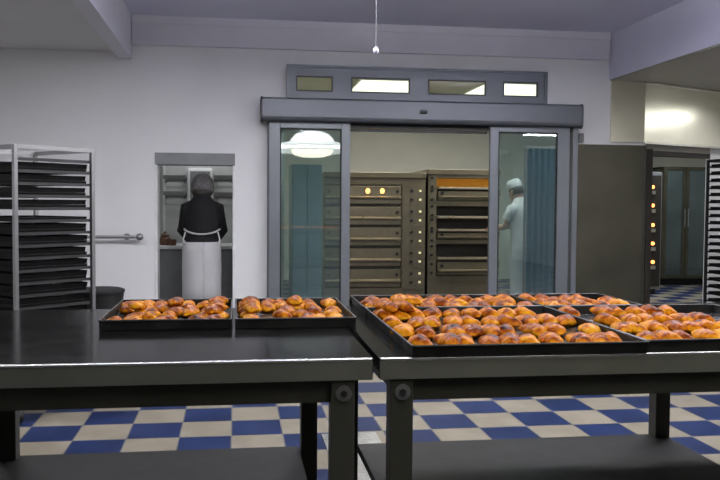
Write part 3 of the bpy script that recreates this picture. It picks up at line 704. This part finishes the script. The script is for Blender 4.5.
# ------------------------------------------------------------------ people
def skinned(name, pts, edges, mt, parent=None, root=0, sub=2):
    """pts: (x,y,z,rx,ry) joints; grown with the Skin modifier"""
    bm = bmesh.new(); L = bm.verts.layers.skin.verify()
    vs_ = []
    for p in pts:
        v = bm.verts.new(p[:3]); v[L].radius = (p[3], p[4] if len(p) > 4 else p[3]); vs_.append(v)
    vs_[root][L].use_root = True
    for a, b_ in edges: bm.edges.new((vs_[a], vs_[b_]))
    me = bpy.data.meshes.new(name); bm.to_mesh(me); bm.free(); me.materials.append(M[mt])
    o = bpy.data.objects.new(name, me); C.objects.link(o)
    s = o.modifiers.new('skin', 'SKIN'); s.use_smooth_shade = True; s.branch_smoothing = .6
    u = o.modifiers.new('sub', 'SUBSURF'); u.levels = sub; u.render_levels = sub
    if parent: o.parent = parent
    return o
def chain(n, s=0): return [(s+i, s+i+1) for i in range(n-1)]

def limb(b, pts, n=14):
    """tapering lofted limb through (p, r) list"""
    rings = []
    P = [Vector(p) for p, r in pts]
    for i, (p, r) in enumerate(pts):
        d = (P[min(i+1, len(P)-1)]-P[max(i-1, 0)]).normalized()
        rings.append((p, r, r, d.to_track_quat('Z', 'Y').to_matrix()))
    b.loft(rings, n=n)

def person(loc, rz, label, hand_z, top_mt, top_len, trousers, sc=1.0, bend=R(12), head_tilt=R(35), cap=False, short=False):
    """faces local +Y; stands at the root; hip, shoulders and head follow `bend`"""
    t = thing('person', loc, label, 'person', rz=rz)
    hipz = .90*sc; sb, cb = math.sin(bend), math.cos(bend)
    def up(h, f=0, x=0):   # point on the bent trunk: h above hip, f forward
        return Vector((x, sb*h+cb*f, hipz+cb*h-sb*f))
    sh = .46*sc; shw = .140*sc
    neck = up(sh+.05); ht = head_tilt
    hd = neck+Vector((0, math.sin(ht)*.12+.02, math.cos(ht)*.105-.02))*sc
    # arms
    arms = []
    for s in (-1, 1):
        S = up(sh-.055, 0, s*shw*.97); E = up(sh-.27*sc, .09, s*(shw+.045)); W = Vector((s*.11, E.y+.22*sc, hand_z+.04))
        arms.append((S, E, W))
    # --- continuous body: legs, trunk, neck, arms
    pts = [(*up(-.02), .11, .09), (*up(.15), .10, .08), (*up(.32), .105, .08), (*up(sh-.06), .07, .06), (*neck, .046), (*(neck+(hd-neck)*.5), .055)]
    ed = [(0, 1), (1, 2), (2, 3), (3, 4), (4, 5)]
    for s, (S, E, W) in zip((-1, 1), arms):
        k = len(pts)
        pts += [(*(S+Vector((0, 0, -.02))), .042), (*((S+E)/2), .040), (*E, .038), (*((E+W)/2), .036), (*W, .026), (*(W+Vector((0, .06, -.012))), .034, .018)]
        ed += [(3, k)]+chain(6, k)
        wv = W+Vector((0, .075, -.015))
        for f_ in range(4):
            k2 = len(pts); x = (f_-1.5)*.020; ln = (.062, .072, .068, .052)[f_]
            pts += [(wv.x+x, wv.y+.012, wv.z, .0095), (wv.x+x, wv.y+.012+ln*.5, wv.z-.012, .009), (wv.x+x, wv.y+.012+ln*.8, wv.z-.034, .0075)]
            ed += [(k+5, k2)]+chain(3, k2)
        k2 = len(pts)
        pts += [(wv.x-s*.040, wv.y-.02, wv.z-.006, .0105), (wv.x-s*.055, wv.y+.015, wv.z-.020, .0085)]; ed += [(k+5, k2), (k2, k2+1)]
    for s in (-1, 1):
        k = len(pts)
        pts += [(s*.09, .0, hipz-.08, .085), (s*.095, .01, hipz-.40*sc, .060), (s*.095, -.01, .28, .048), (s*.095, -.01, .09, .038), (s*.10, .06, .045, .035), (s*.10, .13, .035, .028)]
        ed += [(0, k)]+chain(6, k)
    body = skinned('body', pts, ed, 'skin', t)
    # head with face: shaped ball, nose, ears, eyes, mouth
    hm = Matrix.Rotation(-ht, 3, 'X')
    def hp(x, y, z): return hd+hm @ Vector((x, y, z))*sc
    b = MB()
    secs = [(-.115, .030, .035, .035), (-.10, .048, .055, .028), (-.07, .060, .074, .012), (-.03, .068, .086, .002), (.01, .073, .094, -.004), (.05, .074, .096, -.008), (.08, .066, .086, -.010), (.10, .048, .062, -.010), (.113, .02, .03, -.010)]
    b.loft([(hp(0, oy, z+.02), rx*sc, ry*sc, hm) for z, rx, ry, oy in secs], n=24)
    hd_o = b.build('head', 'skin', t, ang=80)
    MB().ball(hp(0, .098, .005), (.014*sc, .018*sc, .022*sc), 12, 8).build('nose', 'skin', hd_o)
    for s in (-1, 1):
        MB().ball(hp(s*.074, -.01, .01), (.010, .020, .032), 12, 8).build('ear', 'skin', hd_o)
        MB().ball(hp(s*.030, .084, .030), (.012, .009, .008), 12, 8).build('eye', 'white_enamel', hd_o)
    MB().ball(hp(0, .082, -.045), (.024, .008, .007), 12, 8).build('mouth', 'brown', hd_o)
    # hair and covering
    if cap:
        MB().loft([(hp(0, -.006, z), rx*sc, ry*sc, hm) for z, rx, ry in ((.055, .082, .104), (.085, .083, .104), (.13, .080, .098), (.16, .06, .075), (.168, .02, .03))], n=24).build('cap', 'white_cloth', t, ang=80)
        MB().loft([(hp(0, -.018, z), rx*sc, ry*sc, hm) for z, rx, ry in ((-.03, .066, .074), (0, .078, .088), (.05, .0795, .097), (.058, .07, .08))], n=24).build('hair', 'hair', t, ang=80)
    else:
        MB().loft([(hp(0, oy, z), rx*sc, ry*sc, hm) for z, rx, ry, oy in ((-.125, .05, .035, -.05), (-.11, .085, .058, -.05), (-.06, .105, .078, -.045), (0, .108, .098, -.035), (.06, .100, .103, -.020), (.10, .083, .092, -.015), (.135, .05, .06, -.01), (.148, .015, .02, -.01))], n=28).build('hair', 'hair', t, ang=80)
        MB().loft([(hp(0, oy, z), rx*sc, ry*sc, hm) for z, rx, ry, oy in ((-.075, .100, .075, -.05), (-.06, .112, .086, -.045), (0, .115, .104, -.035), (.06, .106, .109, -.020), (.10, .088, .097, -.015), (.138, .055, .064, -.01), (.154, .018, .02, -.01))], n=28).build('hair_net', 'net', t, ang=80)
        MB().loft([(hp(0, -.040, z), rx*sc, ry*sc, hm) for z, rx, ry in ((-.080, .096, .070), (-.072, .102, .076), (-.066, .104, .078))], n=28).build('net_band', 'net', t, ang=80)
    # top
    b = MB(); T = Matrix.Rotation(-bend, 3, 'X')
    tl = top_len
    prof = [(-tl, .152, .122), (-tl+.03, .158, .130), (0.031, .156, .125), (.10, .150, .118), (.20, .158, .125), (.30, .162, .130), (sh-.08, .158, .126), (sh-.02, .132, .108), (sh+.015, .104, .086), (sh+.05, .078, .072), (sh+.07, .062, .062)]
    b.loft([(up(h), rx*sc, ry*sc, T) for h, rx, ry in prof], n=32)
    for s, (S, E, W) in zip((-1, 1), arms):
        if short: limb(b, [(S+Vector((-s*.05, 0, .0)), .070), (S+Vector((s*.005, 0, -.02)), .075), (S.lerp(E, .35), .068), (S.lerp(E, .6), .066)])
        else: limb(b, [(S+Vector((-s*.05, 0, .0)), .068), (S+Vector((s*.008, 0, -.02)), .072), (S.lerp(E, .5), .062), (E+Vector((s*.004, -.008, -.004)), .055), (E.lerp(W, .5), .048), (E.lerp(W, .93), .038)])
    o = b.build('shirt' if short else 'sweater', top_mt, t, ang=80)
    # trousers
    b = MB()
    b.loft([((0, 0, hipz+.06), .140*sc, .115*sc), ((0, -.005, hipz), .155*sc, .122*sc), ((0, -.01, hipz-.08), .165*sc, .13*sc), ((0, -.005, hipz-.14), .160*sc, .12*sc)], n=32)
    for s in (-1, 1):
        b.loft([((s*.080, 0, .06), .068, .080), ((s*.080, 0, .10), .070, .082), ((s*.082, 0, .45), .076, .086), ((s*.080, 0, hipz-.22), .082, .104), ((s*.076, -.005, hipz-.12), .084, .115)], n=24)
    b.build('trousers', trousers, t, ang=80)
    for s in (-1, 1): MB().loft([((s*.09, .04, 0), .048, .135), ((s*.09, .04, .03), .05, .138), ((s*.09, .02, .06), .047, .11), ((s*.09, -.02, .085), .04, .06)], n=20).build('shoe', 'shoe', t, ang=60)
    return t, up, hipz, T
p1y = 8.13
pf = U(202, 250, Y=p1y)
p1, up1, hz, T1 = person((pf.x, p1y, 0), 0, 'person in black sweater, white apron and hair net bent over the counter', ctop+.01, 'sweater', .0, 'white_cloth', sc=.97, bend=R(10), head_tilt=R(28))
# apron: skirt wrapped round from the front, open at the back, with waist string and bow
b = MB(); n = 36
def apron_ring(z, rx, ry, a0, a1):
    return [(rx*(1+.05*k/n)*math.cos(a0+(a1+8*math.pi/180-a0)*k/n), ry*(1+.05*k/n)*math.sin(a0+(a1+8*math.pi/180-a0)*k/n)-.004, z) for k in range(n+1)]
rings = [apron_ring(.93, .164, .140, R(-88), R(267)), apron_ring(.85, .170, .150, R(-88.5), R(268)), apron_ring(.70, .174, .155, R(-88), R(268)), apron_ring(.50, .172, .158, R(-88), R(267)), apron_ring(.33, .172, .160, R(-87), R(266))]
vr = [[b.bm.verts.new(p) for p in r] for r in rings]
for a, c in zip(vr, vr[1:]):
    for k in range(n): b.bm.faces.new((a[k], a[k+1], c[k+1], c[k]))
ap = b.build('apron', 'apron', p1, ang=80)
so = ap.modifiers.new('thick', 'SOLIDIFY'); so.thickness = .005; so.offset = 1
b = MB()
for k in range(40):
    a = 2*math.pi*k/40; a2 = 2*math.pi*(k+1)/40
    f = lambda q: (.164*math.cos(q), .026+.140*math.sin(q), 1.035+.012*math.cos(2*q)+(-.02 if math.sin(q) < 0 else 0)*abs(math.sin(q)))
    b.cyl(f(a), f(a2), .009, n=8)
b.build('waist_string', 'apron', ap)
b = MB()
for s in (-1, 1):
    b = MB(); b.tube([(s*.150, -.075, 1.02), (s*.168, -.105, .95), (s*.150, -.135, .91)], .007); b.build('apron_tie', 'apron', ap)

p2y = 9.3
pf2 = U(522.5, 250, Y=p2y)
person((pf2.x, p2y, 0), R(28), 'person in white shirt, trousers and cap standing behind the right door glass', 1.0, 'white_cloth', .06, 'white_cloth', sc=.96, bend=R(6), head_tilt=R(22), cap=True, short=True)

# ------------------------------------------------------------------ ovens
OY = 10.4
def deck_oven(x0, x1, xc0, xc1, ztop, zdecks, label, open_decks=(), glow=(), bulbs=None, knob_left=False, depth=1.5):
    """x0..x1 doors, xc0..xc1 control column; zdecks = list of (bottom, top)"""
    L0, L1 = min(x0, xc0), max(x1, xc1)
    t = thing('deck_oven', ((L0+L1)/2, OY, 0), label, 'oven'); o = -t.location
    bd = MB()
    bd.box((L0, OY+.30, .12), (L1, OY+depth, ztop-.0))
    bd.box((L0, OY+.04, .12), (L0+.02, OY+.30, ztop)).box((L1-.02, OY+.04, .12), (L1, OY+.30, ztop))
    bd.box((min(xc0, xc1), OY+.036, .12), (max(xc0, xc1), OY+.31, ztop-.002))
    prev = .12
    for z0, z1 in zdecks:
        bd.box((L0+.02, OY+.04, prev), (L1-.02, OY+.30, z0)); prev = z1
    bd.box((L0+.02, OY+.04, prev), (L1-.02, OY+.30, ztop))
    bd.shift(o).build('oven_body', 'steel_warm', t, smooth=False)
    MB().box((L0, OY-.0, ztop+.001), (L1, OY+depth, ztop+.07), .006).shift(o).build('vent_canopy', 'steel_warm', t)
    for s in (L0+.06, L1-.06):
        for yy in (OY+.12, OY+depth-.1): MB().cyl((s, yy, 0), (s, yy, .12), .03).shift(o).build('foot', 'rubber', t)
    for i, (z0, z1) in enumerate(zdecks):
        h = z1-z0
        if i in open_decks or i in glow:
            MB().box((x0+.005, OY+.20, z0+.004), (x1-.005, OY+.29, z1-.004)).shift(o).build('oven_chamber', 'orange' if i in glow else 'oven_dark', t, smooth=False)
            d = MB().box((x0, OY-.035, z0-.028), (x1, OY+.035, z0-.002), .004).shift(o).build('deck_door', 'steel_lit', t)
        else:
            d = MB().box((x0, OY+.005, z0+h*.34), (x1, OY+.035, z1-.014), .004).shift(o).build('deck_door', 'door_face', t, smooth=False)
            MB().box((x0, OY+.012, z0+.012), (x1, OY+.036, z0+h*.30), .004).shift(o).build('sill', 'steel_warm', t, smooth=False)
            MB().prism([(OY+.0045, z0+h*.31), (OY-.055, z0+h*.33), (OY-.06, z0+h*.40), (OY-.04, z0+h*.44), (OY+.0045, z0+h*.45)], 'x', x0+.008, x1-.008).shift(o).build('handle_bar', 'steel_lit', d, smooth=False)
            MB().box((x0-.004, OY+.030, z1-.0135), (x1+.004, OY+.0395, z1+.008)).shift(o).build('shadow_gap', 'oven_dark', d, smooth=False)  # dark strip standing in for the shadow between decks
            MB().box((x0+.09, OY+.0, z0+h*.52), (x1-.09, OY+.0045, z1-h*.12)).shift(o).build('window', 'steel_warm', d, smooth=False)
            for s in (x0+.05, x1-.05): MB().cyl((s, OY-.02, z0+h*.68), (s, OY+.004, z0+h*.68), .02).shift(o).build('door_knob', 'knob', d)
        zc_ = (z0+z1)/2
        xm = (xc0+xc1)/2; cw = abs(xc1-xc0)
        MB().box((min(xc0, xc1)+.01, OY+.02, z0-.02), (max(xc0, xc1)-.01, OY+.034, z1-.004), .002).shift(o).build('control_panel', 'steel_warm', t)
        for dz_ in (.055, -.055):
            MB().cyl((xm-cw*.10, OY-.006, zc_+dz_), (xm-cw*.10, OY+.0195, zc_+dz_), .018).shift(o).build('knob', 'knob', t)
            if cw > .15: MB().box((xm+cw*.22, OY+.013, zc_+dz_-.012), (xm+cw*.31, OY+.0195, zc_+dz_+.014)).shift(o).build('indicator', 'led_w', t, smooth=False)
    if bulbs:
        for (bx, by) in bulbs:
            p = U(bx, by, Y=OY-.02)
            MB().ball((p.x, OY-.006, p.z), (.028, .014, .034)).shift(o).build('oven_lamp', 'bulb', t)
    return t
def zz(y, x=380): return U(x, y, Y=OY).z
x = lambda px: U(px, 220, Y=OY).x
dk = [(zz(205+20.8*i), zz(185+20.8*i)) for i in range(5)][::-1]
deck_oven(x(349)-.30, x(401), x(402), x(426), zz(178), dk, 'five-deck steel oven with a lit top deck, seen left through the open doorway', bulbs=[(368, 191), (382.5, 191)])
dk2 = [(zz(a, 460), zz(c, 460)) for a, c in ((187, 178), (201, 190), (216, 206), (229, 219), (240, 232), (257, 244), (276, 261))][::-1]
deck_oven(x(438), x(500), x(428.5), x(437), zz(175, 460), dk2, 'deck oven with open doors and an orange glowing top deck, right in the doorway', open_decks=(1, 3, 4), glow=(6,))
# tall teal cabinet and tray trolley seen through the left glass
tb = U(292, 220, Y=9.9).x; tb2 = U(322, 220, Y=9.9).x
tc_ = thing('tall_cabinet', ((tb+tb2)/2, 10.2, 0), 'tall dark teal cabinet dimly visible behind the left door glass', 'cabinet')
wv = (tb2-tb)/2
MB().box((-wv, -.28, .05), (wv, .3, 1.75), .01).build('carcass', 'teal', tc_)
MB().box((-wv+.01, -.30, .09), (-.003, -.281, 1.72), .004).build('door', 'teal', tc_); MB().box((.003, -.30, .09), (wv-.01, -.281, 1.72), .004).build('door', 'teal', tc_)
MB().box((-wv+.02, -.25, 0), (wv-.02, .25, .05)).build('plinth', 'rubber', tc_, smooth=False)
# blue strip curtain panel behind right glass
bc0, bc1 = U(526.5, 220, Y=8.75).x, U(556, 220, Y=8.75).x
bc = thing('blue_screen', ((bc0+bc1)/2, 8.75, 0), 'tall blue vinyl screen behind the right door glass, beside the worker in white', 'screen')
wv = (bc1-bc0)/2; scz = U(540, 146, Y=8.75).z
q = MB(); N_ = 28
va = []
for k in range(N_+1):
    xx = -wv+2*wv*k/N_; yy = .018*math.sin(k*1.1)
    va.append([q.bm.verts.new((xx, yy+s, z)) for s in (-.003, .003) for z in (.05, scz-.03)])
for a, c in zip(va, va[1:]):
    q.bm.faces.new((a[0], c[0], c[1], a[1])); q.bm.faces.new((a[2], a[3], c[3], c[2])); q.bm.faces.new((a[1], c[1], c[3], a[3])); q.bm.faces.new((a[0], a[2], c[2], c[0]))
q.bm.faces.new(va[0]) if False else None
q.build('vinyl_sheet', 'blue', bc, ang=80)
MB().box((-wv-.03, -.02, scz-.03), (wv+.03, .02, scz), .004).build('top_bar', 'rack', bc)
for s in (-1, 1):
    MB().box((s*(wv+.02)-.012, -.012, .02), (s*(wv+.02)+.012, .012, scz-.03), .003).build('post', 'rack', bc)
    MB().box((s*(wv+.02)-.02, -.2, 0), (s*(wv+.02)+.02, .2, .02), .004).build('foot', 'rack', bc)

# ------------------------------------------------------------------ seen through the right doorway
qy = 11.6
q0, q1 = U(643, 200, Y=qy).x, U(662, 200, Y=qy).x
ro = thing('rack_oven', ((q0+q1)/2-.35, qy+.5, 0), 'dark oven column with five orange indicator lights inside the right doorway', 'oven')
w2 = (q1-q0)/2+.35; zt = U(655, 172, Y=qy).z
MB().box((-w2, -.5, .08), (w2, .6, zt), .01).build('oven_body', 'grey_enamel', ro)
MB().box((-w2+.05, -.45, 0), (w2-.05, .5, .08)).build('plinth', 'rubber', ro, smooth=False)
MB().box((w2-.20, -.512, .12), (w2-.02, -.501, zt-.05)).build('control_strip', 'oven_dark', ro, smooth=False)
for k, yy in enumerate((187, 205.5, 225, 243.5, 262)):
    p = U(652.7, yy, Y=qy-.02)
    lx_ = p.x-ro.location.x
    MB().cyl((lx_, -.53, p.z), (lx_, -.511, p.z), .026).build('indicator_lamp', 'led', ro)
    MB().box((lx_-.045, -.522, p.z-.105), (lx_+.045, -.511, p.z-.055)).build('display', 'steel', ro, smooth=False)
# cold-room / prover with glazed doors
fy = 12.9
f0, f1 = U(664, 200, Y=fy).x, U(712, 200, Y=fy).x+.25; fz = U(690, 167, Y=fy).z
cr = thing('proving_cabinet', ((f0+f1)/2, fy, 0), 'tall steel proving cabinet with glazed doors inside the right doorway', 'cabinet'); o = -cr.location
MB().box((f0, fy+.05, .1), (f0+.03, fy+.9, fz)).box((f1-.03, fy+.05, .1), (f1, fy+.9, fz)).box((f0, fy+.88, .1), (f1, fy+.9, fz)).box((f0, fy+.05, fz-.03), (f1, fy+.9, fz)).box((f0, fy+.05, .1), (f1, fy+.9, .13)).shift(o).build('carcass', 'steel_clad', cr, smooth=False)
MB().box((f0+.04, fy+.1, 0), (f1-.04, fy+.85, .1)).shift(o).build('plinth', 'rubber', cr, smooth=False)
xm = U(686, 200, Y=fy).x
for a, c in ((f0, xm-.004), (xm+.004, f1)):
    d = MB(); t = .05
    d.box((a, fy, .12), (a+t, fy+.045, fz)).box((c-t, fy, .12), (c, fy+.045, fz)).box((a+t, fy, fz-t), (c-t, fy+.045, fz)).box((a+t, fy, .12), (c-t, fy+.045, .12+t))
    d = d.shift(o).build('door', 'steel_clad', cr, smooth=False)
    MB().box((a+t, fy+.018, .12+t), (c-t, fy+.026, fz-t)).shift(o).build('glass_pane', 'glass_cab', d, smooth=False)
    MB().cyl((xm-.03 if a == f0 else xm+.03, fy-.03, .95), (xm-.03 if a == f0 else xm+.03, fy-.03, 1.25), .01).shift(o).build('handle', 'rack', d)

# small white sensor box on the far wall, in place of a door glass reflection
sb = U(503, 154, Y=YB-.05)
ws = thing('reflection_box', (sb.x, YB-.001, sb.z-.06), 'small white box on the far wall, standing in for a right door glass reflection', 'stand_in')
MB().box((-.10, -.06, 0), (-.03, 0, .16), .01).build('case', 'white_enamel', ws)
MB().box((-.03, -.05, .05), (.10, -.01, .12), .02).build('box_head', 'white_enamel', ws)
